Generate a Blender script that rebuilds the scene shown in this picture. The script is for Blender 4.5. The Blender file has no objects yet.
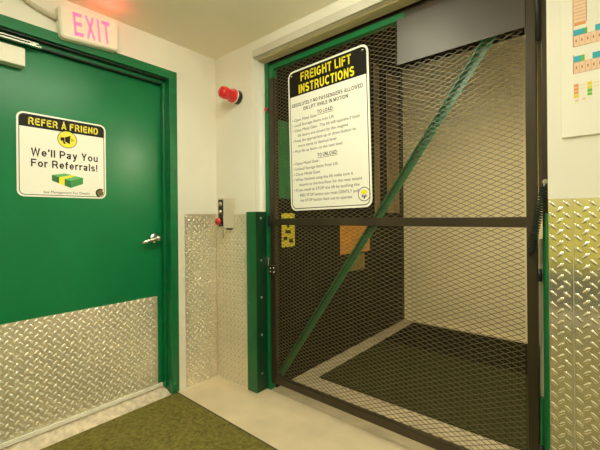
import bpy, bmesh, math, random
from mathutils import Vector, Matrix
random.seed(7)
sc = bpy.context.scene
COL = sc.collection

# ------------------------------------------------------------------ camera
yaw, roll = math.radians(40.3), math.radians(0.52)
F = Vector((-math.sin(yaw), math.cos(yaw), 0)); R = Vector((math.cos(yaw), math.sin(yaw), 0)); U = Vector((0, 0, 1))
right = R*math.cos(roll) - U*math.sin(roll); up = R*math.sin(roll) + U*math.cos(roll); back = -F
cd = bpy.data.cameras.new('camera'); cam = bpy.data.objects.new('camera', cd); COL.objects.link(cam)
cam.matrix_world = Matrix(((right.x, up.x, back.x, 2.2636), (right.y, up.y, back.y, -1.6734),
                           (right.z, up.z, back.z, 1.22), (0, 0, 0, 1)))
cd.sensor_width = 36; cd.lens = 355/600*36; cd.shift_y = -7.8/600; cd.clip_start = 0.02
sc.camera = cam
# ------------------------------------------------------------------ world, exposure
w = bpy.data.worlds.new('world'); sc.world = w; w.use_nodes = True
w.node_tree.nodes['Background'].inputs[0].default_value = (1, .9, .7, 1)
w.node_tree.nodes['Background'].inputs[1].default_value = 0.02
LAMP = 20.0
LIFT_LAMP = 720.0
LAMP_COL = (.955, .97, .78)
sc.view_settings.view_transform = 'Standard'; sc.view_settings.look = 'None'
sc.view_settings.exposure = 0.0; sc.view_settings.gamma = 1.0; sc.view_settings.use_curve_mapping = False
sc.cycles.max_bounces = 16; sc.cycles.diffuse_bounces = 10; sc.cycles.glossy_bounces = 6
sc.cycles.sample_clamp_indirect = 6.0

# ------------------------------------------------------------------ materials
def mat(name, col, rough=.5, metal=0., noise=None, bump=None, spec=None, emit=None, coat=0.):
    """noise=(scale, amount, stretch) varies the colour; bump=(scale, strength, stretch) adds relief."""
    m = bpy.data.materials.new(name); m.use_nodes = True
    nt = m.node_tree; b = nt.nodes['Principled BSDF']
    c = (*col, 1)
    b.inputs['Base Color'].default_value = c
    b.inputs['Roughness'].default_value = rough
    b.inputs['Metallic'].default_value = metal
    if spec is not None: b.inputs['Specular IOR Level'].default_value = spec
    if coat: b.inputs['Coat Weight'].default_value = coat; b.inputs['Coat Roughness'].default_value = .12
    if emit:
        b.inputs['Emission Color'].default_value = (*emit[0], 1); b.inputs['Emission Strength'].default_value = emit[1]
    def tex(scale, stretch, detail=4):
        tc = nt.nodes.new('ShaderNodeTexCoord'); mp = nt.nodes.new('ShaderNodeMapping')
        mp.inputs['Scale'].default_value = stretch
        n = nt.nodes.new('ShaderNodeTexNoise'); n.inputs['Scale'].default_value = scale; n.inputs['Detail'].default_value = detail
        nt.links.new(tc.outputs['Object'], mp.inputs[0]); nt.links.new(mp.outputs[0], n.inputs['Vector'])
        return n
    if noise:
        n = tex(noise[0], noise[2] if len(noise) > 2 else (1, 1, 1))
        r = nt.nodes.new('ShaderNodeValToRGB'); a = noise[1]
        r.color_ramp.elements[0].position = .3; r.color_ramp.elements[1].position = .7
        r.color_ramp.elements[0].color = (*[max(0, x*(1-a)) for x in col], 1)
        r.color_ramp.elements[1].color = (*[min(1, x*(1+a)) for x in col], 1)
        nt.links.new(n.outputs['Fac'], r.inputs[0]); nt.links.new(r.outputs[0], b.inputs['Base Color'])
    if bump:
        n = tex(bump[0], bump[2] if len(bump) > 2 else (1, 1, 1), 3)
        bp = nt.nodes.new('ShaderNodeBump'); bp.inputs['Strength'].default_value = bump[1]; bp.inputs['Distance'].default_value = .01
        nt.links.new(n.outputs['Fac'], bp.inputs['Height']); nt.links.new(bp.outputs[0], b.inputs['Normal'])
    return m

M = {}
M['wall'] = mat('wall_paint', (.80, .76, .66), .75, noise=(3, .03), bump=(60, .05))
M['ceiling'] = mat('ceiling_paint', (.88, .82, .68), .85, noise=(2, .03))
M['reveal'] = mat('lintel_paint', (.60, .56, .47), .5, noise=(6, .05))
M['soffit'] = mat('bare_soffit', (.62, .52, .33), .6, noise=(5, .12, (1, 6, 6)))
M['green'] = mat('green_enamel', (.003, .145, .044), .3, noise=(4, .12, (1, 1, 4)), bump=(14, .05, (1, 1, .5)))
M['door_green'] = mat('green_door_enamel', (.003, .165, .052), .30, noise=(2.5, .10), bump=(9, .06), spec=.28)
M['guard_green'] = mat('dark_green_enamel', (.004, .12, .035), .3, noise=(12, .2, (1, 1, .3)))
M['lozenge'] = mat('glint_lozenge', (.95, .90, .78), .25, .45)  # pale colour stands in for light glinting off the raised pattern
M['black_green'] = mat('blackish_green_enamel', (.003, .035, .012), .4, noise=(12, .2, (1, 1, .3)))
M['plate'] = mat('aluminium_tread_plate', (.70, .63, .48), .32, .62, noise=(5, .08), bump=(3, .05))
M['bright_plate'] = mat('polished_tread_plate', (.82, .76, .62), .13, .82, noise=(5, .06), bump=(4, .10))
M['kick'] = mat('worn_tread_plate', (.76, .67, .50), .38, .65, noise=(3, .10), bump=(3, .06))
M['chrome'] = mat('satin_chrome', (.78, .75, .68), .25, 1.0)
M['steel'] = mat('grey_steel', (.42, .38, .31), .38, .8, noise=(3, .12, (1, 1, .3)))
M['sheet'] = mat('grey_sheet_steel', (.055, .046, .036), .42, .3, noise=(4, .10, (.3, 1, 1)))
M['bronze'] = mat('bronze_paint', (.050, .037, .021), .30, .35, noise=(6, .2, (1, 1, .2)))
M['mesh'] = mat('mesh_wire', (.11, .084, .042), .40, .2, noise=(8, .2))
M['spring'] = mat('dark_spring', (.012, .028, .016), .35, .3)
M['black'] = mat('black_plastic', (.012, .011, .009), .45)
M['floor'] = mat('concrete_floor', (.68, .56, .38), .45, noise=(5, .10), bump=(40, .05))
M['lift_floor'] = mat('lift_floor', (.48, .40, .26), .55, noise=(9, .14))
M['ramp'] = mat('sill_paint', (.66, .56, .42), .5, noise=(30, .25))
M['carpet'] = mat('green_carpet', (.19, .165, .042), .95, noise=(55, .35), bump=(300, .6), spec=.1)
M['carpet_edge'] = mat('carpet_binding', (.07, .05, .025), .9)
M['mat_green'] = mat('dark_green_mat', (.034, .034, .010), .95, noise=(60, .3), bump=(250, .4), spec=.1)
M['mat_dark'] = mat('black_brown_mat', (.014, .011, .005), .95, noise=(60, .3), spec=.1)
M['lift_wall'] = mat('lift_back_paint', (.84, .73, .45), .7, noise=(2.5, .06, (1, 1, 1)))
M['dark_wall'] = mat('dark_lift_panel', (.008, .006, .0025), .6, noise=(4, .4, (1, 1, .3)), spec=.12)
M['brown_post'] = mat('brown_batten', (.20, .14, .06), .6, noise=(6, .3, (1, 1, .2)))
M['white_sign'] = mat('white_sign_face', (.86, .83, .74), .35)
M['sign_edge'] = mat('white_sign_edge', (.80, .75, .63), .4)
M['ink'] = mat('black_ink', (.008, .006, .003), .5, spec=.2)
M['ink_grey'] = mat('dark_grey_ink', (.022, .016, .009), .5, spec=.2)
M['yellow'] = mat('yellow_ink', (.85, .72, .02), .4)
M['note_green'] = mat('banknote_green', (.03, .26, .05), .5)
M['note_green2'] = mat('banknote_light_green', (.10, .42, .13), .5)
M['note_dark'] = mat('banknote_dark_green', (.015, .14, .03), .5)
M['red_lens'] = mat('red_lens', (.55, .012, .012), .15, emit=((.9, .02, .02), .12), coat=.6)
M['red'] = mat('red_plastic', (.55, .03, .03), .3)
M['beige_box'] = mat('beige_enamel', (.56, .50, .37), .4)
M['exit_face'] = mat('exit_sign_plastic', (.82, .79, .66), .4)
M['exit_ink'] = mat('exit_letters', (.75, .14, .28), .4, emit=((1.0, .16, .38), .75))
M['orange'] = mat('orange_notice', (.48, .21, .02), .5, noise=(12, .2))
M['yellow_notice'] = mat('yellow_notice', (.52, .42, .02), .5)
M['dull_yellow'] = mat('faded_yellow_notice', (.15, .11, .02), .6, noise=(40, .5))
M['board'] = mat('board_white', (.84, .80, .70), .45)
M['map_pink'] = mat('map_pink', (.82, .58, .40), .6)
M['map_red'] = mat('map_red', (.45, .18, .10), .6)
M['map_orange'] = mat('map_orange', (.75, .33, .10), .6)
M['map_blue'] = mat('map_blue', (.03, .40, .52), .6)
M['map_green'] = mat('map_green', (.17, .46, .05), .6)
M['map_yellow'] = mat('map_yellow', (.80, .62, .04), .6)
M['diffuser'] = mat('lamp_diffuser', (.9, .9, .85), .5, emit=(LAMP_COL, LAMP))
M['lift_bulb'] = mat('lift_bulb', (.9, .88, .8), .5, emit=((1.0, .93, .66), LIFT_LAMP))
M['lamp_white'] = mat('lamp_housing', (.8, .78, .7), .5)
M['back_yellow'] = mat('yellow_reflection_band', (.62, .58, .02), .6)
M['back_dark'] = mat('dark_reflection_band', (.03, .04, .02), .6)

# ------------------------------------------------------------------ mesh helpers
class MB:
    def __init__(s): s.v, s.f, s.sm, s.worn = [], [], [], 0
    def add(s, vs, fs, smooth=False):
        o = len(s.v); s.v += [Vector(p) for p in vs]
        s.f += [[i+o for i in f] for f in fs]; s.sm += [smooth]*len(fs); return s
    def box(s, x0, x1, y0, y1, z0, z1):
        return s.add([(x, y, z) for x in (x0, x1) for y in (y0, y1) for z in (z0, z1)],
                     [(0, 1, 3, 2), (4, 6, 7, 5), (0, 4, 5, 1), (2, 3, 7, 6), (0, 2, 6, 4), (1, 5, 7, 3)])
    def prism(s, pts, vec, smooth=False):
        n = len(pts); vec = Vector(vec); a = [Vector(p) for p in pts]
        s.add(a + [p+vec for p in a], [list(range(n))[::-1], list(range(n, 2*n))])
        o = len(s.v) - 2*n
        for i in range(n):
            j = (i+1) % n; s.f.append([o+i, o+j, o+n+j, o+n+i]); s.sm.append(smooth)
        return s
    def tube(s, path, r, n=8, cap=True):
        P = [Vector(p) for p in path]; rings = []
        t0 = (P[1]-P[0]).normalized(); ref = Vector((0, 0, 1)) if abs(t0.z) < .9 else Vector((1, 0, 0))
        a = t0.cross(ref).normalized()
        o = len(s.v)
        for i, p in enumerate(P):
            t = (P[min(i+1, len(P)-1)] - P[max(i-1, 0)]).normalized()
            a = (a - t*a.dot(t)).normalized(); b = t.cross(a)
            rr = r[i] if isinstance(r, (list, tuple)) else r
            s.v += [p + (a*math.cos(k*2*math.pi/n) + b*math.sin(k*2*math.pi/n))*rr for k in range(n)]
        for i in range(len(P)-1):
            for k in range(n):
                s.f.append([o+i*n+k, o+i*n+(k+1) % n, o+(i+1)*n+(k+1) % n, o+(i+1)*n+k]); s.sm.append(True)
        if cap:
            s.f.append([o+k for k in range(n)][::-1]); s.sm.append(False)
            e = o+(len(P)-1)*n; s.f.append([e+k for k in range(n)]); s.sm.append(False)
        return s
    def lathe(s, org, axis, prof, n=20):      # prof: list of (distance along axis, radius)
        axis = Vector(axis).normalized(); org = Vector(org)
        a = axis.cross(Vector((0, 0, 1)) if abs(axis.z) < .9 else Vector((1, 0, 0))).normalized(); b = axis.cross(a); o = len(s.v)
        for d, r in prof:
            s.v += [org+axis*d+(a*math.cos(k*2*math.pi/n)+b*math.sin(k*2*math.pi/n))*max(r, 1e-4) for k in range(n)]
        for i in range(len(prof)-1):
            (d0, r0), (d1, r1) = prof[i], prof[i+1]
            flat = abs(d1-d0) < 1e-6
            for k in range(n):
                s.f.append([o+i*n+k, o+i*n+(k+1) % n, o+(i+1)*n+(k+1) % n, o+(i+1)*n+k]); s.sm.append(not flat)
        s.f.append([o+k for k in range(n)][::-1]); s.sm.append(False)
        e = o+(len(prof)-1)*n; s.f.append([e+k for k in range(n)]); s.sm.append(False)
        return s
    def ell(s, c, u, v, ru, rv, nrm, th, n=28):
        c = Vector(c); u = Vector(u); v = Vector(v)
        return s.prism([c+u*ru*math.cos(k*2*math.pi/n)+v*rv*math.sin(k*2*math.pi/n) for k in range(n)], Vector(nrm)*th)
    def build(s, name, m, parent=None, bevel=0, xf=None, seg=2):
        if xf is not None: s.v = [xf @ p for p in s.v]
        if parent is not None: org = ORG[parent.name]
        else:
            xs = [p.x for p in s.v]; ys = [p.y for p in s.v]; zs = [p.z for p in s.v]
            org = Vector(((min(xs)+max(xs))/2, (min(ys)+max(ys))/2, min(zs)))
        me = bpy.data.meshes.new(name); me.from_pydata([tuple(p-org) for p in s.v], [], s.f)
        me.polygons.foreach_set('use_smooth', s.sm)
        bm = bmesh.new(); bm.from_mesh(me); bmesh.ops.recalc_face_normals(bm, faces=bm.faces); bm.to_mesh(me); bm.free()
        me.materials.append(m)
        if s.worn:                                # raised lozenges, glints put in as a paler colour
            me.materials.append(M['lozenge'])
            for p_ in list(me.polygons)[-s.worn:]: p_.material_index = 1
        me.update()
        o = bpy.data.objects.new(name, me); COL.objects.link(o)
        ORG[o.name] = org
        if parent is not None: o.parent = parent
        else: o.location = org
        if bevel:
            b = o.modifiers.new('bevel', 'BEVEL'); b.width = bevel; b.segments = seg; b.limit_method = 'ANGLE'
        return o
ORG = {}
def tag(o, label, cat, group=None):
    o['label'] = label; o['category'] = cat
    if group: o['group'] = group
    return o
def struct(o): o['kind'] = 'structure'; return o
def thing(name, loc, label, cat, group=None):
    o = bpy.data.objects.new(name, None); o.location = loc; o.empty_display_size = .05
    COL.objects.link(o); ORG[o.name] = Vector(loc); return tag(o, label, cat, group)
def box(name, m, parent, *a, bevel=0): return MB().box(*a).build(name, m, parent, bevel)

def rrect(wd, ht, r, n=6):                    # rounded rectangle outline, lower-left at 0,0
    pts = []
    for cx, cy, a0 in ((wd-r, ht-r, 0), (r, ht-r, 90), (r, r, 180), (wd-r, r, 270)):
        for k in range(n+1):
            a = math.radians(a0+90*k/n); pts.append((cx+r*math.cos(a), cy+r*math.sin(a)))
    return pts
class Plane:                                  # a flat frame of reference on a sign
    def __init__(s, o, u, v):
        s.o, s.u, s.v = Vector(o), Vector(u).normalized(), Vector(v).normalized(); s.n = s.u.cross(s.v)
    def p(s, a, b, h=0): return s.o + s.u*a + s.v*b + s.n*h
    def poly(s, mb, pts, h0, h1): return mb.prism([s.p(a, b, h0) for a, b in pts], s.n*(h1-h0))
    def rect(s, mb, a0, a1, b0, b1, h0, h1): return s.poly(mb, [(a0, b0), (a1, b0), (a1, b1), (a0, b1)], h0, h1)
    def ring(s, mb, outer, inner, h0, h1):
        n = len(outer); o = len(mb.v)
        mb.add([s.p(a, b, h) for h in (h0, h1) for L in (outer, inner) for a, b in L], [])
        for i in range(n):
            j = (i+1) % n
            for q in ((i, j, n+j, n+i), (2*n+i, 3*n+i, 3*n+j, 2*n+j), (i, 2*n+i, 2*n+j, j), (n+i, n+j, 3*n+j, 3*n+i)):
                mb.f.append([o+k for k in q]); mb.sm.append(False)
        return mb
_txt = {}
def text_geo(body, bold):
    c = bpy.data.curves.new('t', 'FONT'); c.body = body; c.size = 1; c.resolution_u = 3
    o = bpy.data.objects.new('t', c); COL.objects.link(o)
    dg = bpy.context.evaluated_depsgraph_get(); dg.update()
    me = bpy.data.meshes.new_from_object(o.evaluated_get(dg))
    vs = [(v.co.x, v.co.y) for v in me.vertices]; fs = [list(p.vertices) for p in me.polygons]
    bpy.data.objects.remove(o); bpy.data.curves.remove(c); bpy.data.meshes.remove(me)
    return vs, fs
def cap_height(bold):
    if bold not in _txt: vs, _ = text_geo('H', bold); _txt[bold] = max(y for x, y in vs)
    return _txt[bold]
def text(mb, pl, body, a0, a1, base, cap, h, bold=0., shear=0.):
    """letters between a0 and a1, baseline at base, capitals cap high"""
    vs, fs = text_geo(body, bold); x0 = min(x for x, y in vs); x1 = max(x for x, y in vs); sx = (a1-a0)/(x1-x0); sy = cap/cap_height(bold)
    mb.add([pl.p(a0+(x-x0)*sx+shear*y*sy, base+y*sy, h) for x, y in vs], fs)
    return mb
def bumps(mb, pl, w0, w1, h0, h1, p=.0304, L=.0165, wd=.0056, ht=.0036):
    """raised lozenge pattern of a tread plate, every neighbour turned by 90 degrees"""
    cs = p*.7071; i = 0; a = w0 + .010                  # columns of one slant, every second column turned and shifted
    while a < w1 - .008:
        sgn = 1 if i % 2 else -1
        b = h0 + .011 + (cs if i % 2 else 0)
        while b < h1 - .009:
            d = (.7071, .7071*sgn); q = (-d[1], d[0])
            def P(l, s, h): return pl.p(a+d[0]*l+q[0]*s, b+d[1]*l+q[1]*s, h)
            m = L*.5
            mb.add([P(-L, 0, 0), P(-m, -wd, 0), P(m, -wd, 0), P(L, 0, 0), P(m, wd, 0), P(-m, wd, 0), P(-m, 0, ht), P(m, 0, ht)],
                   [(1, 2, 7, 6), (5, 6, 7, 4), (0, 1, 6), (0, 6, 5), (3, 7, 2), (3, 4, 7)], True)
            mb.worn += 6; b += p*1.4142
        i += 1; a += cs

# plain heavy sans-serif letters drawn as strokes (capitals one unit high)
def stroke_glyphs(t):
    h = t/2; T = 1-h; X = .73
    def arc(cx, cy, rx, ry, a0, a1, n=14):
        return [(cx+rx*math.cos(math.radians(a0+(a1-a0)*k/n)), cy+ry*math.sin(math.radians(a0+(a1-a0)*k/n))) for k in range(n+1)]
    G = {}
    def S_(w, H):
        r = (H-t)/4; top = H-h-r; bot = h+r; rx = w/2-h; c = w/2
        return arc(c, top, rx, r, 25, 180, 12) + [(h+.02, top-r*.55)] + [(c-.05, top-r*.92), (c+.06, bot+r*.92)] + [(w-h-.02, bot+r*.55)] + arc(c, bot, rx, r, 0, -155, 12)
    G['F'] = (.62, [[(h, 0), (h, 1)], [(0, T), (.62, T)], [(h, .52), (.55, .52)]])
    G['E'] = (.66, [[(h, 0), (h, 1)], [(0, T), (.65, T)], [(h, .52), (.60, .52)], [(0, h), (.66, h)]])
    bowl = lambda w, lo: [(0, T), (w*.55, T)] + arc(w*.55, (T+lo)/2, w*.45-h, (T-lo)/2, 90, -90, 12) + [(0, lo)]
    G['R'] = (.75, [[(h, 0), (h, 1)], bowl(.70, .46), [(.38, .46), (.52, .38), (.66, 0)]])
    G['B'] = (.70, [[(h, 0), (h, 1)], bowl(.66, .52), [(p_[0], p_[1]) for p_ in [(0, .52), (.39, .52)] + arc(.39, (.52+h)/2, .31-h, (.52-h)/2, 90, -90, 12) + [(0, h)]]])
    G[':'] = (t, [[(h, 0), (h, t)], [(h, .5), (h, .5+t)]])
    G['P'] = (.68, [[(h, 0), (h, 1)], bowl(.68, .43)])
    G['D'] = (.74, [[(h, 0), (h, 1)], bowl(.74, h)])
    G['I'] = (t, [[(h, 0), (h, 1)]])
    G['H'] = (.72, [[(h, 0), (h, 1)], [(.72-h, 0), (.72-h, 1)], [(h, .53), (.72-h, .53)]])
    G['T'] = (.64, [[(0, T), (.64, T)], [(.32, 0), (.32, T)]])
    G['L'] = (.58, [[(h, 0), (h, 1)], [(0, h), (.58, h)]])
    G['N'] = (.72, [[(h, 0), (h, 1)], [(.72-h, 0), (.72-h, 1)], [(h, 1-.02), (.72-h, .02)]])
    G['O'] = (.80, [arc(.40, .5, .40-h, .5-h, 0, 360, 30)])
    G['C'] = (.74, [arc(.40, .5, .40-h, .5-h, 42, 318, 24)])
    G['G'] = (.80, [arc(.40, .5, .40-h, .5-h, 45, 335, 24) + [(.80-h, .46)], [(.43, .46), (.80, .46)]])
    G['U'] = (.72, [[(h, 1), (h, .34)] + arc(.36, .34, .36-h, .34-h, 180, 360, 14) + [(.72-h, 1)]])
    G['S'] = (.68, [S_(.68, 1)])
    G['A'] = (.76, [[(h*.9, 0), (.38, T+h*.6), (.76-h*.9, 0)], [(.16, .27), (.60, .27)]])
    G['X'] = (.70, [[(h, 0), (.70-h, 1)], [(h, 1), (.70-h, 0)]])
    G['W'] = (1.0, [[(h, 1), (.27, .05), (.5, .95), (.73, .05), (1-h, 1)]])
    G['Y'] = (.70, [[(h, 1), (.35, .42), (.70-h, 1)], [(.35, .46), (.35, 0)]])
    G['M'] = (.84, [[(h, 0), (h, 1)], [(.84-h, 0), (.84-h, 1)], [(h, .97), (.42, .12), (.84-h, .97)]])
    G["'"] = (t, [[(h, .68), (h, 1)]])
    G['!'] = (t, [[(h, .28), (h, 1)], [(h, 0), (h, t)]])
    G['l'] = (t, [[(h, 0), (h, 1)]])
    r = X/2
    G['o'] = (.60, [arc(.30, r, .30-h, r-h, 0, 360, 24)])
    G['e'] = (.58, [[(h, r), (.58-h, r)] + arc(.29, r, .29-h, r-h, 0, 325, 22)])
    G['a'] = (.58, [[(.05, X*.74)] + arc(.26, X*.70, .22, X*.30-h, 150, 20, 8) + [(.52-h, X*.66), (.52-h, 0)], [(.50-h, X*.54), (.24, X*.50)] + arc(.22, X*.28, .22-h, X*.28-h, 110, 300, 10) + [(.50-h, X*.24)]])
    G['y'] = (.58, [[(h, X), (.30, .03)], [(.58-h, X), (.27, -.10), (.20, -.20), (.06, -.20)]])
    G['u'] = (.56, [[(h, X), (h, .25)] + arc(.28, .25, .28-h, .25-h, 180, 360, 12), [(.56-h, X), (.56-h, 0)]])
    G['r'] = (.40, [[(h, 0), (h, X)], arc(.36, X-.26, .36-h, .26-h, 180, 80, 8)])
    G['f'] = (.38, [[(.15, 0), (.15, .80)] + arc(.31, .80, .16, .20-h, 180, 85, 8), [(0, X-h), (.36, X-h)]])
    G['s'] = (.54, [S_(.54, X)])
    return G
_sg = {}
def strokes(mb, pl, body, a0, a1, base, cap, h, t=.19, gap=.13, space=.50):
    if t not in _sg: _sg[t] = stroke_glyphs(t)
    G = _sg[t]; x = 0; items = []
    for ch in body:
        if ch == ' ': x += space-gap; continue
        wd, paths = G[ch]; items += [[(px+x, py) for px, py in pa] for pa in paths]; x += wd+gap
    total = x-gap; sx = (a1-a0)/total; hw = t/2
    for pa in items:
        pa = [p for k, p in enumerate(pa) if k == 0 or math.dist(p, pa[k-1]) > 1e-5]
        n = len(pa); closed = math.dist(pa[0], pa[-1]) < 1e-6; L, Rr = [], []
        for k, p in enumerate(pa):
            a = pa[k-1] if k else (pa[-2] if closed else None); b = pa[k+1] if k < n-1 else (pa[1] if closed else None)
            ds = []
            if a is not None: q = (p[0]-a[0], p[1]-a[1]); l = math.hypot(*q); ds.append((q[0]/l, q[1]/l))
            if b is not None: q = (b[0]-p[0], b[1]-p[1]); l = math.hypot(*q); ds.append((q[0]/l, q[1]/l))
            tx = sum(d[0] for d in ds); ty = sum(d[1] for d in ds); l = math.hypot(tx, ty) or 1; nx, ny = -ty/l, tx/l
            c = max(.35, abs(nx*-ds[0][1]+ny*ds[0][0])); m = hw/c
            L.append((p[0]+nx*m, p[1]+ny*m)); Rr.append((p[0]-nx*m, p[1]-ny*m))
        vs = [pl.p(a0+u*sx, base+v*cap, h) for u, v in L+Rr]
        mb.add(vs, [(k, k+1, n+k+1, n+k) for k in range(n-1)])
    return mb

# ------------------------------------------------------------------ structure
CZ = 2.44
s = MB(); s.box(-.13, 3.6, -3.4, .10, -.12, 0); struct(s.build('floor', M['floor']))
s = MB(); s.box(.30, 2.6, .10, 2.45, -.12, 0); struct(s.build('floor_lift', M['lift_floor']))
s = MB(); s.box(-.13, 3.7, -3.5, .10, CZ, CZ+.1); struct(s.build('ceiling', M['ceiling']))
s = MB(); s.box(-.13, 0, -.334, .10, 0, CZ).box(-.13, 0, -3.4, -1.412, 0, CZ).box(-.13, 0, -1.412, -.334, 2.236, CZ); struct(s.build('wall_left', M['wall']))
s = MB(); s.box(0, .44, 0, .10, 0, CZ).box(.44, 2.107, 0, .10, 2.322, CZ).box(2.107, 3.6, 0, .10, 0, CZ); struct(s.build('wall_front', M['wall']))
s = MB(); s.box(3.6, 3.7, -3.4, .10, 0, CZ); struct(s.build('wall_right', M['wall']))
s = MB(); s.box(-.13, 3.7, -3.5, -3.4, 0, CZ); struct(s.build('wall_back', M['wall']))
s = MB(); s.box(1.5, 2.7, -3.40, -3.385, .62, 1.42); struct(s.build('reflection_panel_upper', M['back_yellow']))  # unseen yellow band, added for the right tread plates to reflect
s = MB(); s.box(1.5, 2.7, -3.40, -3.385, .12, .62); struct(s.build('reflection_panel_lower', M['back_dark']))  # unseen dark band below it, also added for the reflection
# lift shaft
LZ = 2.95
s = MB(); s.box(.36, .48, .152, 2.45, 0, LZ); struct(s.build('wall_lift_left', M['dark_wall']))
s = MB(); s.box(.48, 2.5, 2.33, 2.45, 0, LZ); struct(s.build('wall_lift_back', M['lift_wall']))
s = MB(); s.box(2.5, 2.6, .10, 2.45, 0, LZ); struct(s.build('wall_lift_right', M['lift_wall']))
s = MB(); s.box(.36, 2.6, .0, 2.45, LZ, LZ+.1); struct(s.build('lift_shade_cover', M['dark_wall']))  # unseen cover added over the shaft to keep the lift dark
s = MB(); s.box(.36, 2.6, .0, .10, CZ+.1, LZ); struct(s.build('wall_lift_front', M['wall']))
# lintel over the gate opening: a painted nosing and the bare underside
s = MB(); s.box(.44, 2.107, -.016, .0, 2.320, 2.371); struct(s.build('trim_1', M['reveal'], bevel=.003))
s = MB(); s.box(.44, 2.107, .03, .10, 2.314, 2.322); struct(s.build('trim_2', M['soffit']))

# ------------------------------------------------------------------ green door with its frame
s = MB(); s.box(-.13, .012, -.39, -.334, .012, 2.18).box(-.13, .012, -1.412, -1.355, .012, 2.18).box(-.13, .012, -1.412, -.334, 2.18, 2.237)
s.box(-.088, -.048, -.406, -.39, .05, 2.18).box(-.088, -.048, -1.355, -1.339, .05, 2.18).box(-.088, -.048, -1.355, -.39, 2.155, 2.18)
fr = struct(s.build('door_frame', M['green'], bevel=.002))
MB().box(-.046, -.010, -1.35, -.394, 2.1725, 2.1795).box(-.087, -.050, -1.35, -.410, 2.1485, 2.1545).build('head_shade_strip', M['black'], fr)  # black strips standing in for the shade under head and stop
s = MB(); s.prism([(.0, -1.355, .001), (-.088, -1.355, .045), (-.13, -1.355, .047), (-.13, -1.355, .001)], (0, .965, 0))
struct(s.build('trim_5', M['ramp']))
DX = -.09
d = MB().box(-.128, DX, -1.352, -.393, .052, 2.176).build('door_1', M['door_green'], bevel=.002); struct(d)
d['label'] = 'green enamelled steel door with a tread plate kick panel'; d['category'] = 'door'
pk = Plane((DX, -1.336, .078), (0, 1, 0), (0, 0, 1))
k = MB(); pk.rect(k, 0, .898, 0, .605, 0, .0025); pk2 = Plane((DX+.0025, -1.336, .078), (0, 1, 0), (0, 0, 1)); bumps(k, pk2, 0, .898, 0, .605)
kp = k.build('kick_plate', M['kick'], d); kp['label'] = 'aluminium tread plate kick panel'
box('door_sweep', M['sign_edge'], d, DX, DX+.016, -1.336, -.408, .053, .076, bevel=.002)
h = MB().lathe((DX, -.455, 1.085), (1, 0, 0), [(0, .036), (.008, .036), (.014, .030), (.015, .019), (.040, .019), (.058, .020), (.066, .015), (.069, .003)], 28).build('door_handle', M['chrome'], d)
h['label'] = 'chrome lever handle'
MB().tube([(DX+.052, -.450, 1.086), (DX+.054, -.470, 1.085), (DX+.058, -.51, 1.077), (DX+.056, -.545, 1.066), (DX+.050, -.568, 1.060)], [.014, .015, .013, .012, .008], 12).build('lever', M['chrome'], h)
c = MB().box(DX, -.03, -1.31, -1.181, 2.022, 2.116).build('door_closer', M['sign_edge'], d, bevel=.004); c['label'] = 'pale beige door closer box'
MB().box(-.044, -.020, -1.31, -1.112, 2.139, 2.147).box(-.044, -.020, -1.31, -1.125, 2.153, 2.160).box(-.040, -.024, -1.16, -1.135, 2.147, 2.16).build('closer_arm', M['chrome'], c, bevel=.001)

# ------------------------------------------------------------------ concrete strip and carpet
t = thing('carpet', (1.8, -1.8, 0), 'flat green brown carpet filling the floor in front of the green door', 'carpet')
box('carpet_pile', M['carpet'], t, .004, 3.58, -3.37, -.352, .001, .011, bevel=.003)
box('binding', M['carpet_edge'], t, .004, 3.58, -.352, -.342, .001, .010, bevel=.003)

# ------------------------------------------------------------------ tread plates on the walls
def sheet(name, pl, wd, ht, label, th=.003, inset=.004, p=.0304, group=None, m_='plate'):
    a = MB(); pl.rect(a, 0, wd, 0, ht, 0, th)
    pt = Plane(pl.p(0, 0, th), pl.u, pl.v); bumps(a, pt, inset, wd-inset, 0, ht, p)
    if m_ == 'bright_plate': a.worn = 0
    return tag(a.build(name, M[m_]), label, 'metal plate', group)
sheet('tread_plate', Plane((0.0005, -.276, .012), (0, 1, 0), (0, 0, 1)), .272, 1.236, 'aluminium tread plate on the wall between green door and corner')
sheet('tread_plate', Plane((.004, -.0005, .012), (1, 0, 0), (0, 0, 1)), .346, 1.235, 'aluminium tread plate under the beige call box, between corner and green guard')
sheet('tread_plate', Plane((2.108, -.0005, .004), (1, 0, 0), (0, 0, 1)), .075, 1.278, 'narrow aluminium tread plate strip at the right edge of the gate opening', m_='bright_plate')
sheet('tread_plate', Plane((2.185, -.0005, .004), (1, 0, 0), (0, 0, 1)), .9, 1.278, 'wide aluminium tread plate under the floor plan board at far right', m_='bright_plate')
tag(MB().box(.0005, .006, -.332, -.306, .012, 1.252).box(.0005, .004, -.306, -.277, .012, 1.252).build('edge_strip', M['sign_edge'], bevel=.001), 'pale metal edge strip standing between green door frame and tread plate', 'trim strip')

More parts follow.
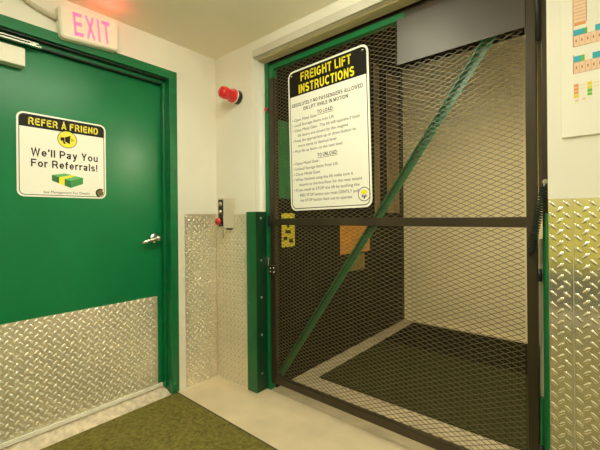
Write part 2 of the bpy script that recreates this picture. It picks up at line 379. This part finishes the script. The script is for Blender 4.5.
# ------------------------------------------------------------------ green corner guards
t = thing('corner_guard', (.44, 0, 0), 'dark green steel corner guard bolted left of the lift gate', 'corner guard')
MB().prism([(.352, -.0005, .006), (.352, -.0065, .006), (.4470, -.0065, .006), (.4470, -.0005, .006)], (0, 0, 1.255)).build('face_plate', M['guard_green'], t, bevel=.0015)
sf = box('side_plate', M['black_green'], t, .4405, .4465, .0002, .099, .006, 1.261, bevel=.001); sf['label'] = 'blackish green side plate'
for k, z in enumerate((1.215, .92, .66, .40, .13)):
    MB().lathe((.4465, .045, z), (1, 0, 0), [(0, .009), (.003, .008), (.004, .001)], 12).build('bolt', M['steel'], t)
for z in (.95, .62, .30):
    MB().lathe((.372, -.0065, z), (0, -1, 0), [(0, .006), (.002, .005), (.003, .001)], 12).build('bolt', M['guard_green'], t)
tag(MB().prism([(2.1065, -.0060, .006), (2.1065, .099, .006), (2.0985, .099, .006), (2.0985, -.0060, .006)], (0, 0, 1.22)).build('corner_guard', M['green'], bevel=.001), 'thin green corner guard at the right edge of the gate opening', 'corner guard')

# ------------------------------------------------------------------ gate frame
t = thing('gate_surround', (1.27, .125, 0), 'green steel frame set in the wall opening around the lift gate', 'gate surround')
box('jamb', M['green'], t, .4405, .4735, .1005, .150, .0, 2.318, bevel=.002)
j = box('jamb', M['bronze'], t, 2.078, 2.1065, .1005, .150, 1.17, 2.318, bevel=.002); j['label'] = 'brown upper right jamb'
j = box('jamb', M['green'], t, 2.078, 2.1065, .1005, .150, .0, 1.17, bevel=.002); j['label'] = 'green lower right jamb'
fs = box('filler_strip', M['brown_post'], t, 2.0625, 2.078, .128, .145, 1.30, 2.29); fs['label'] = 'tan strip added for the dim wall in the hinge gap'  # added to fill the gap with the dim tone of the wall behind
fs = box('filler_strip', M['sign_edge'], t, 2.0625, 2.078, .128, .145, .455, 1.12); fs['label'] = 'pale lower strip on the hinge side'
box('head', M['bronze'], t, .4735, 2.078, .125, .150, 2.296, 2.318)
box('bracket', M['green'], t, 2.064, 2.078, .1005, .150, .0, .455, bevel=.004)
box('bolt_plate', M['chrome'], t, .4475, .4735, .088, .1004, .878, .938, bevel=.002)

# ------------------------------------------------------------------ the gate
gx0, gx1, gy0, gy1 = .482, 2.060, .100, .138
gate = thing('lift_gate', (1.27, .12, .05), 'tall brown steel lift gate filled with expanded metal mesh', 'gate')
st = box('stile', M['bronze'], gate, gx0, gx0+.042, gy0, gy1, .055, 2.20, bevel=.002)
cap = box('stile', M['green'], gate, gx0, gx0+.042, gy0, gy1, 2.20, 2.256, bevel=.001); cap['label'] = 'green patch at the top of the left stile'
box('stile', M['bronze'], gate, 2.021, gx1, gy0, gy1, .055, 2.290, bevel=.002)
box('rail', M['bronze'], gate, gx0+.042, 2.021, gy0, gy1, .060, .106, bevel=.002)
box('rail', M['bronze'], gate, gx0+.042, 2.021, gy0-.001, gy1, 1.167, 1.213, bevel=.002)
r = box('rail', M['green'], gate, gx0, 1.485, gy0, gy1, 2.256, 2.290, bevel=.002); r['label'] = 'green left length of the top rail'
r = box('rail', M['bronze'], gate, 1.485, 2.021, gy0, gy1, 2.256, 2.290, bevel=.002); r['label'] = 'brown right length of the top rail'
def expanded(z0, z1, name):
    mb = MB(); LW, SW = .0515/2, .0236/2
    x0, x1 = gx0+.036, 2.026; nx = int((x1-x0)/LW); nz = int((z1-z0)/SW)
    ox = x0; oz = z0; y = gy0+.012
    tilt = math.radians(8)
    for i in range(nx):
        for j in range(nz):
            if (i+j) % 2 == 0: a = (i, j); b = (i+1, j+1)
            else: a = (i, j+1); b = (i+1, j)
            A = Vector((ox+a[0]*LW, y, oz+a[1]*SW)); B = Vector((ox+b[0]*LW, y, oz+b[1]*SW))
            t_ = (B-A).normalized(); n = Vector((0, -1, 0)); p_ = n.cross(t_)
            if p_.z < 0: p_ = -p_
            n2 = n*math.cos(tilt)+p_*math.sin(tilt); p2 = p_*math.cos(tilt)-n*math.sin(tilt)
            n2 *= .0008; p2 *= .0013
            c = [(1, 1), (-1, 1), (-1, -1), (1, -1)]
            mb.add([q + n2*u_ + p2*v_ for q in (A, B) for u_, v_ in c], [(k, (k+1) % 4, 4+(k+1) % 4, 4+k) for k in range(4)])
    return mb.build(name, M['mesh'], gate)
expanded(.100, 1.170, 'mesh_panel'); expanded(1.208, 2.262, 'mesh_panel')
# diagonal angle iron behind the mesh
P0 = Vector((.526, 0, .115)); P1 = Vector((2.021, 0, 2.252)); dv = (P1-P0).normalized(); pv = Vector((dv.z, 0, -dv.x))
def q(pt, s_, y): v_ = pt+pv*s_; return (v_.x, y, v_.z)
b = MB()
b.prism([q(P0, -.012, .1175), q(P0, -.012, .150), q(P0, .026, .150), q(P0, .026, .1465), q(P0, -.0085, .1465), q(P0, -.0085, .1175)], (P1-P0))
br = b.build('diagonal_brace', M['green'], gate); br['label'] = 'green angle iron brace'
sp = box('sheet_panel', M['sheet'], gate, 1.447, 2.024, .0955, .0995, 2.018, 2.258, bevel=.001); sp['label'] = 'plain grey steel sheet in the top right corner'
for z0, z1 in ((1.945, 2.30), (.945, .995), (.16, .26)):
    MB().lathe((2.068, .094, z0), (0, 0, 1), [(0, .008), (z1-z0, .008)], 12).build('hinge', M['black'], gate)
lt = box('latch', M['bronze'], gate, .486, .560, .078, .0998, .822, .888, bevel=.003); lt['label'] = 'dark latch plate with bolts'
for x, z in ((.505, .87), (.538, .87), (.505, .842), (.538, .842)):
    MB().lathe((x, .078, z), (0, -1, 0), [(0, .007), (.005, .006), (.006, .001)], 8).build('latch_bolt', M['chrome'], lt)
box('stop_block', M['black'], gate, .478, .508, .080, .0998, 1.155, 1.232, bevel=.003)

# closer spring at the hinge side
t = thing('gate_spring', (2.06, .07, 1.055), 'dark coil spring slanting down across the hinge side of the gate', 'spring')
A = Vector((2.087, .074, 1.335)); B = Vector((2.040, .070, 1.062)); ax = (B-A); L_ = ax.length; ax.normalize()
e1 = ax.cross(Vector((0, 1, 0))).normalized(); e2 = ax.cross(e1); NT = 26
path = [A+ax*(L_*k/(NT*12)) + (e1*math.cos(k*math.pi/6)+e2*math.sin(k*math.pi/6))*.0125 for k in range(NT*12+1)]
MB().tube(path, .0030, 6).build('coil', M['spring'], t)
MB().tube([A+ax*.005, A-ax*.012, A-ax*.022+Vector((0, .0225, 0))], .0035, 8).lathe(A-ax*.022+Vector((0, .004, 0)), (0, 1, 0), [(0, .010), (.0195, .010)], 12).build('anchor', M['steel'], t)
MB().tube([B-ax*.005, B+ax*.010, B+ax*.016+Vector((0, .026, 0))], .0035, 8).build('anchor', M['black'], t)

# switch on the left jamb
t = thing('gate_sensor', (.457, .09, 1.96), 'tiny red sensor high on the left jamb of the gate frame', 'sensor')
box('body', M['red'], t, .449, .468, .086, .1003, 1.972, 1.998, bevel=.003)
box('bracket', M['bronze'], t, .466, .480, .092, .0985, 1.955, 1.985, bevel=.001)

# ------------------------------------------------------------------ gate instruction sign
TL, TR, BL = Vector((.676, .0925, 2.184)), Vector((1.283, .0925, 2.198)), Vector((.684, .0925, 1.259))
W, H = .605, .922
tilt = math.atan2(.0165, .606)
uu = Vector((math.cos(tilt*.75), 0, math.sin(tilt*.75))); vv = Vector((-math.sin(tilt*.55), 0, math.cos(tilt*.55)))
vv = (vv - uu*vv.dot(uu)).normalized()
cen = Vector((.983, .0955, 1.7285))
g = Plane(cen-uu*W/2-vv*H/2, uu, vv)
t = thing('instruction_sign', tuple(g.p(W/2, 0)), 'tall white freight lift instruction sign with black header hung on the gate', 'sign')
a = MB(); g.poly(a, rrect(W, H, .045), 0, .003); a.build('sign_panel', M['white_sign'], t)
a = MB(); o_ = [(x+.012, y+.012) for x, y in rrect(W-.024, H-.024, .036)]; i_ = [(x+.0165, y+.0165) for x, y in rrect(W-.033, H-.033, .032)]
g.ring(a, o_, i_, .003, .0034); a.build('outline', M['ink'], t)
def header(pl, wd, ht, m_, r, b0, h0, h1):    # black band with round top corners
    pts = [(x+m_, y+m_) for x, y in rrect(wd-2*m_, ht-2*m_, r)]
    pts = [p for p in pts if p[1] > ht*.7]
    a_ = MB(); pl.poly(a_, pts+[(m_, b0), (wd-m_, b0)], h0, h1); return a_
hb = header(g, W, H, .013, .035, H*(1-.186), .003, .0036).build('header_band', M['ink'], t)
a = MB()
strokes(a, g, 'FREIGHT LIFT', .110, .492, H-.084, .057, .0041, .20, .15); strokes(a, g, 'INSTRUCTIONS', .092, .512, H-.161, .058, .0041, .20, .15)
a.build('headline_lettering', M['yellow'], t)
a = MB(); CP = .0175
lines = [('ABSOLUTELY NO PASSENGERS ALLOWED', .045, .934, .262, .023), ('ON LIFT WHILE IN MOTION', .208, .769, .300, .023),
         ('TO LOAD:', .394, .594, .350, .023)]
a_load = MB(); a_un = MB()
for tx, u0, u1, v, cp in lines: strokes(a_load if tx[0] == 'T' else a, g, tx, u0*W, u1*W, H*(1-v), cp, .0036, .17, .15)
g.rect(a_load, .394*W, .594*W, H*(1-.356), H*(1-.3585), .0031, .0036)
a_body = MB(); a_body2 = MB()
body = [('\u2022 Open Metal Gate', .05, .383, .366), ('\u2022 Load Storage Items into Lift', .05, .60, .403), ('\u2022 Close Metal Gate - The lift will operate if both', .05, .891, .440),
        ('lift doors are closed by the magnet', .125, .764, .478), ('\u2022 Press the appropriate up or down button to', .05, .847, .514),
        ('move items to desired level', .125, .619, .551), ('\u2022 Must lift up doors on the next level', .05, .69, .588),
        ('\u2022 Open Metal Gate', .05, .394, .676), ('\u2022 Unload Storage Items from Lift', .05, .63, .714), ('\u2022 Close Metal Gate', .05, .408, .752),
        ('\u2022 When finished using the lift make sure it', .05, .804, .790), ('returns to the first floor for the next tenant', .125, .901, .827),
        ('\u2022 If you need to STOP the lift by pushing the', .05, .870, .864), ('RED STOP button you must GENTLY pull', .135, .858, .902), ('the STOP button back out to operate.', .135, .792, .938)]
for tx, u0, u1, v in body: text(a_body if v < .62 else a_body2, g, tx, u0*W, u1*W, H*(1-v), CP, .0036, .004)
strokes(a_un, g, 'TO UNLOAD:', .383*W, .63*W, H*(1-.642), .023, .0036, .17, .15); g.rect(a_un, .383*W, .63*W, H*(1-.648), H*(1-.6505), .0031, .0036)
a.build('warning_lettering', M['ink_grey'], t); a_load.build('loading_heading', M['ink_grey'], t); a_un.build('unloading_heading', M['ink_grey'], t)
a_body.build('loading_rules', M['ink_grey'], t); a_body2.build('unloading_rules', M['ink_grey'], t)
e = MB(); ec = (.918*W, .081*H)
cir = lambda r: [(ec[0]+r*math.cos(k*math.pi/16), ec[1]+r*1.02*math.sin(k*math.pi/16)) for k in range(32)]
g.ring(e, cir(.040), cir(.0365), .0034, .0039); g.rect(e, ec[0]-.014, ec[0]-.008, ec[1]-.018, ec[1]-.002, .0034, .0039); g.rect(e, ec[0]+.008, ec[0]+.014, ec[1]-.018, ec[1]-.002, .0034, .0039); g.rect(e, ec[0]-.004, ec[0]+.004, ec[1]-.026, ec[1]-.006, .0034, .0039)
em = e.build('emblem', M['ink'], t)
e = MB(); g.poly(e, [(ec[0]+.021*math.cos(k*math.pi/10), ec[1]+.012+.013*math.sin(k*math.pi/10)) for k in range(20)], .0036, .0042); e.build('emblem_disc', M['yellow'], em)
for u0, v0 in ((.055, .965), (.94, .965), (.5, .018)):
    MB().lathe(g.p(u0*W, v0*H, .003), g.n, [(0, .007), (.003, .006), (.004, .001)], 12).build('screw', M['chrome'], t)

# ------------------------------------------------------------------ referral sign on the door
W2, H2 = .443, .455
g = Plane((DX+.0006, -1.2105, 1.345), (0, 1, 0), (0, 0, 1))
t = thing('referral_sign', tuple(g.p(W2/2, 0)), 'white referral sign with black header on the green door', 'sign')
a = MB(); g.poly(a, rrect(W2, H2, .034), 0, .003); a.build('sign_panel', M['white_sign'], t)
a = MB(); o_ = [(x+.009, y+.009) for x, y in rrect(W2-.018, H2-.018, .027)]; i_ = [(x+.0125, y+.0125) for x, y in rrect(W2-.025, H2-.025, .024)]
g.ring(a, o_, i_, .003, .0034); a.build('outline', M['ink'], t)
header(g, W2, H2, .010, .026, H2*(1-.172), .003, .0036).build('header_band', M['ink'], t)
a = MB(); strokes(a, g, 'REFER A FRIEND', .115*W2, .900*W2, H2*(1-.142), .040, .0041, .20, .16); a.build('headline_lettering', M['yellow'], t)
a = MB(); strokes(a, g, "We'll Pay You", .140*W2, .895*W2, H2*(1-.510), .0425, .0036, .17, .15, .52); strokes(a, g, 'For Referrals!', .140*W2, .888*W2, H2*(1-.640), .0425, .0036, .17, .15, .52)
a.build('slogan_lettering', M['ink_grey'], t); a = MB(); text(a, g, 'See Management For Details', .265*W2, .79*W2, H2*(1-.952), .0135, .0036, .006); a.build('footnote_lettering', M['ink_grey'], t)
ec = (.530*W2, H2*(1-.262))
e = MB(); g.poly(e, [(ec[0]+.049*math.cos(k*math.pi/18), ec[1]+.049*math.sin(k*math.pi/18)) for k in range(36)], .0036, .0042); dm = e.build('megaphone_badge', M['yellow'], t)
cir = lambda r: [(ec[0]+r*math.cos(k*math.pi/18), ec[1]+r*math.sin(k*math.pi/18)) for k in range(36)]
e = MB(); g.ring(e, cir(.0495), cir(.0465), .0042, .0046)
for pts in ([(-.034, -.010), (-.014, -.012), (-.014, .010), (-.034, .008)], [(-.012, -.012), (.012, -.026), (.016, .024), (-.012, .011)], [(-.024, -.012), (-.014, -.013), (-.008, -.027), (-.018, -.027)]):
    g.poly(e, [(ec[0]+x, ec[1]+y) for x, y in pts], .0042, .0047)
e.build('megaphone', M['ink'], dm)
e = MB(); g.rect(e, ec[0]+.021, ec[0]+.025, ec[1]-.010, ec[1]+.008, .0042, .0047); g.rect(e, ec[0]+.030, ec[0]+.033, ec[1]-.005, ec[1]+.003, .0042, .0047); e.build('sound_marks', M['ink_grey'], dm)
def N(u_, v_): return (u_*W2, H2*(1-v_))
def facets(nm, polys, m_, par, h0=.0033, h1=.0038):
    e_ = MB()
    for P_ in polys: g.poly(e_, [N(*p_) for p_ in P_], h0, h1)
    return e_.build(nm, m_, par)
ns = facets('banknote_stack', [[(.355, .725), (.50, .695), (.71, .735), (.565, .785)]], M['note_green2'], t)
facets('stack_front', [[(.355, .725), (.565, .785), (.565, .875), (.355, .795)]], M['note_dark'], ns)
facets('stack_side', [[(.565, .785), (.71, .735), (.71, .815), (.565, .875)]], M['note_green'], ns)
facets('paper_band', [[(.435, .748), (.495, .765), (.495, .849), (.435, .826)], [(.435, .748), (.575, .709), (.625, .719), (.495, .765)]], M['yellow'], ns, .0038, .0043)
ec = (.925*W2, H2*(1-.925)); 
e = MB(); g.poly(e, [(ec[0]+r*math.cos(a_), ec[1]+r*math.sin(a_)) for r, a_ in [(.027, math.radians(k)) for k in range(50, 265, 12)]+[(.018, math.radians(k)) for k in range(260, 50, -12)]], .0034, .0039); em = e.build('emblem', M['ink_grey'], t)
e = MB(); g.poly(e, [(ec[0]+.018*math.cos(k*math.pi/10), ec[1]+.018*math.sin(k*math.pi/10)) for k in range(20)], .0034, .0038); e.build('emblem_disc', M['dull_yellow'], em)
MB().lathe(g.p(.5*W2, .025*H2, .003), g.n, [(0, .003), (.002, .001)], 10).build('screw', M['chrome'], t)

# ------------------------------------------------------------------ exit sign and its conduit
xf = Matrix.Translation((0.0, -.898, 2.302)) @ Matrix.Rotation(math.radians(4.7), 4, 'X')
t = thing('exit_sign', (0.03, -.898, 2.22), 'tilted white exit sign with pink red letters above the green door', 'exit sign')
WE, HE = .304, .174
g = Plane((0.002, -WE/2, -HE/2), (0, 1, 0), (0, 0, 1))
a = MB(); g.poly(a, rrect(WE, HE, .022), 0, .052); hs = a.build('housing', M['exit_face'], t, bevel=.006, xf=xf)
a = MB(); g.poly(a, [(x+.006, y+.006) for x, y in rrect(WE-.012, HE-.012, .018)], .052, .058); a.build('face_plate', M['exit_face'], t, bevel=.003, xf=xf)
a = MB(); strokes(a, g, 'EXIT', .066, .258, .026, .126, .0586, .16, .20); a.build('exit_lettering', M['exit_ink'], t, xf=xf)
ld = bpy.data.lights.new('exit_glow', 'POINT'); ld.energy = .5; ld.color = (1, .05, .04); ld.shadow_soft_size = .02
lo = bpy.data.objects.new('exit_glow', ld); COL.objects.link(lo); lo.parent = t; lo.location = Vector((.15, -.84, 2.375))-ORG[t.name]
t = thing('conduit', (.02, -1.12, 2.31), 'white cable conduit curving from the ceiling down to the exit sign', 'conduit')
MB().tube([(.016, -1.305, 2.437), (.016, -1.268, 2.415), (.016, -1.235, 2.385), (.016, -1.19, 2.352), (.016, -1.14, 2.331), (.016, -1.09, 2.318), (.016, -1.052, 2.310)], .013, 12).build('tube', M['beige_box'], t)
MB().lathe((.016, -1.188, 2.351), (0, .88, -.42), [(0, .0145), (.004, .016), (.012, .016), (.016, .0145)], 14).build('coupling', M['beige_box'], t)

# ------------------------------------------------------------------ strobe light
t = thing('warning_light', (.27, -.0005, 2.09), 'red warning light on a black base, on the wall beside the gate', 'warning light')
axl = Vector((-.05, -1, .06)).normalized()
MB().lathe((.27, -.0005, 2.088), (0, -1, 0), [(0, .048), (.020, .048), (.030, .044), (.032, .001)], 28).build('base', M['black'], t)
MB().lathe(Vector((.27, -.033, 2.088)), axl, [(0, .05), (.004, .05), (.005, .046)], 28).build('collar', M['white_sign'], t)
MB().lathe(Vector((.27, -.038, 2.088)), axl, [(0, .045), (.004, .050), (.022, .049), (.040, .043), (.055, .041), (.066, .043), (.080, .044), (.100, .042), (.112, .036), (.120, .024), (.123, .004)], 28).build('lens', M['red_lens'], t)

# ------------------------------------------------------------------ call box in the corner
t = thing('call_box', (.186, -.05, 1.14), 'beige lift call box with black buttons and red stop button, in the corner', 'call box')
box('housing', M['beige_box'], t, .153, .219, -.100, -.005, 1.145, 1.362, bevel=.004)
box('button_plate', M['black'], t, .159, .213, -.1015, -.0995, 1.160, 1.350)
for z in (1.318, 1.262):
    MB().lathe((.186, -.1015, z), (0, -1, 0), [(0, .017), (.006, .017), (.007, .012), (.012, .012), (.013, .001)], 20).build('button', M['steel'], t)
MB().lathe((.186, -.1015, 1.195), (0, -1, 0), [(0, .012), (.016, .012), (.018, .026), (.026, .027), (.034, .022), (.038, .004)], 22).build('stop_button', M['red'], t)
box('cable_gland', M['black'], t, .185, .215, -.055, -.018, 1.133, 1.145, bevel=.002)
MB().tube([(.19, -.085, 1.146), (.188, -.083, 1.10), (.190, -.08, 1.075)], .0022, 6).build('cord', M['ink_grey'], t)

# ------------------------------------------------------------------ floor plan board
t = thing('floor_plan_board', (2.6, -.008, 1.51), 'white floor plan board on the wall at far right', 'notice board')
g = Plane((2.152, -.0008, 1.51), (1, 0, 0), (0, 0, 1))
a = MB(); g.rect(a, 0, .9, 0, .76, 0, .010); a.build('board', M['board'], t, bevel=.001)
def pr(m_, name, rects, h0=.0101, h1=.0106):
    e_ = MB()
    for x0, x1, z0, z1 in rects: g.rect(e_, x0-2.152, x1-2.152, z0-1.51, z1-1.51, h0, h1)
    return e_.build(name, M[m_], t)
pr('map_pink', 'plan_room', [(2.190, 2.228, 1.9285, 2.20)])
pr('map_red', 'plan_lines', [(2.1885, 2.1905, 1.840, 2.20), (2.227, 2.229, 1.925, 2.20)] + [(2.191+.004*(k % 2), 2.226, 1.94+k*.0125, 1.9412+k*.0125) for k in range(20)]
   + [(2.190, 2.75, 1.8795, 1.8805), (2.190, 2.75, 1.8395, 1.8405)] + [(2.190+k*.0165, 2.1908+k*.0165, 1.840, 1.880) for k in range(34)]
   + [(2.190, 2.75, 1.781, 1.782), (2.190, 2.75, 1.741, 1.742), (2.1885, 2.1905, 1.741, 1.81)] + [(2.190+k*.0165, 2.1908+k*.0165, 1.742, 1.782) for k in range(34)]
   + [(2.196+k*.0165, 2.200+k*.0165, 1.856, 1.866) for k in range(33)] + [(2.196+k*.0165, 2.200+k*.0165, 1.757, 1.767) for k in range(33)], .0107, .0110)
pr('map_pink', 'plan_cells', [(2.190, 2.75, 1.841, 1.879), (2.190, 2.75, 1.743, 1.781)])
pr('map_blue', 'plan_blocks', [(2.190, 2.222, 1.881, 1.902), (2.252, 2.30, 1.881, 1.902), (2.190, 2.212, 1.783, 1.805), (2.244, 2.29, 1.783, 1.805)])
pr('map_green', 'plan_green', [(2.222, 2.230, 1.881, 1.902), (2.212, 2.222, 1.783, 1.805), (2.229, 2.242, 1.665, 1.677), (2.229, 2.242, 1.653, 1.663)])
pr('map_yellow', 'plan_yellow', [(2.229, 2.242, 1.690, 1.702), (2.229, 2.242, 1.678, 1.688), (2.190, 2.204, 1.652, 1.663)])
pr('map_orange', 'plan_orange', [(2.190, 2.204, 1.690, 1.702), (2.190, 2.204, 1.677, 1.688), (2.190, 2.204, 1.665, 1.675), (2.192, 2.226, 1.916, 1.928)])
pr('map_pink', 'plan_legend', [(2.208, 2.224, 1.694, 1.697), (2.208, 2.224, 1.681, 1.684), (2.246, 2.262, 1.694, 1.697), (2.246, 2.262, 1.681, 1.684), (2.193, 2.203, 1.636, 1.645), (2.214, 2.224, 1.640, 1.648)])

# ------------------------------------------------------------------ inside the lift
tag(MB().box(.625, 2.46, .465, 1.50, .001, .010).build('lift_mat', M['mat_green'], bevel=.003), 'dark green mat on the lift floor just behind the gate', 'mat')
tag(MB().box(.625, 2.46, 1.508, 2.24, .001, .012).build('lift_mat', M['mat_dark'], bevel=.003), 'blackish mat at the back of the lift floor', 'mat')
for y0, y1, lb in ((1.62, 1.72, 'narrow brown batten on the dark lift wall, nearer the gate'), (1.90, 2.19, 'broad brown batten on the dark lift wall next to the rear corner')):
    tag(MB().box(.4805, .494, y0, y1, 1.26, 2.80).build('wall_batten', M['brown_post'], bevel=.002), lb, 'batten')
tag(MB().box(.4805, .486, .19, .335, 1.36, 1.93).build('green_panel', M['guard_green'], bevel=.001), 'dark green panel on the lift wall behind the left mesh', 'panel')
t = thing('yellow_notice', (.481, .29, 1.0), 'small yellow notice on the dark lift wall behind the gate latch side', 'notice')
g = Plane((.4806, .218, 1.0), (0, 1, 0), (0, 0, 1))
a = MB(); g.rect(a, 0, .145, 0, .25, 0, .002); a.build('notice_sheet', M['yellow_notice'], t)
a = MB(); g.rect(a, .055, .085, .145, .165, .002, .0025); g.rect(a, .04, .10, .10, .125, .002, .0025); g.rect(a, .02, .06, .05, .075, .002, .0025); g.rect(a, .08, .125, .03, .06, .002, .0025); a.build('notice_marks', M['ink_grey'], t)
g = Plane((.4806, .98, .878), (0, 1, 0), (0, 0, 1))
a = MB(); g.rect(a, 0, .53, 0, .30, 0, .003); tag(a.build('orange_notice', M['orange']), 'orange notice on the dark lift wall behind the green brace', 'notice')
g = Plane((.4806, 1.13, .71), (0, 1, 0), (0, 0, 1))
a = MB(); g.rect(a, 0, .28, 0, .15, 0, .002); tag(a.build('faded_notice', M['dull_yellow']), 'faded dull yellow notice just below the orange notice in the lift', 'notice')

# ------------------------------------------------------------------ ceiling lamps of the lobby
def lamp(x, y, lb):
    t_ = thing('ceiling_light', (x, y, CZ), lb, 'ceiling light', 'lobby ceiling lights')
    box('lamp_housing', M['lamp_white'], t_, x-.16, x+.16, y-.62, y+.62, CZ-.03, CZ-.0005, bevel=.003)
    box('lamp_diffuser', M['diffuser'], t_, x-.145, x+.145, y-.60, y+.60, CZ-.11, CZ-.03, bevel=.012)
lamp(1.35, -1.05, 'fluorescent ceiling light nearer the green door')
lamp(2.75, -2.3, 'fluorescent ceiling light further from the green door')

# hooded wall lamp on the right wall of the lift
t = thing('wall_lamp', (2.45, 0.55, 2.05), 'hooded wall lamp on the right hand wall inside the lift', 'wall lamp')
MB().box(2.484, 2.4995, 0.42, 0.68, 2.02, 2.13).build('back_plate', M['lamp_white'], t, bevel=.003)
MB().prism([(2.484, 0.40, 2.118), (2.484, 0.40, 2.124), (2.375, 0.40, 2.084), (2.375, 0.40, 2.078)], (0, .30, 0)).build('hood', M['bronze'], t)
MB().box(2.43, 2.484, 0.44, 0.66, 2.05, 2.092).build('bulb_cover', M['lift_bulb'], t, bevel=.006)
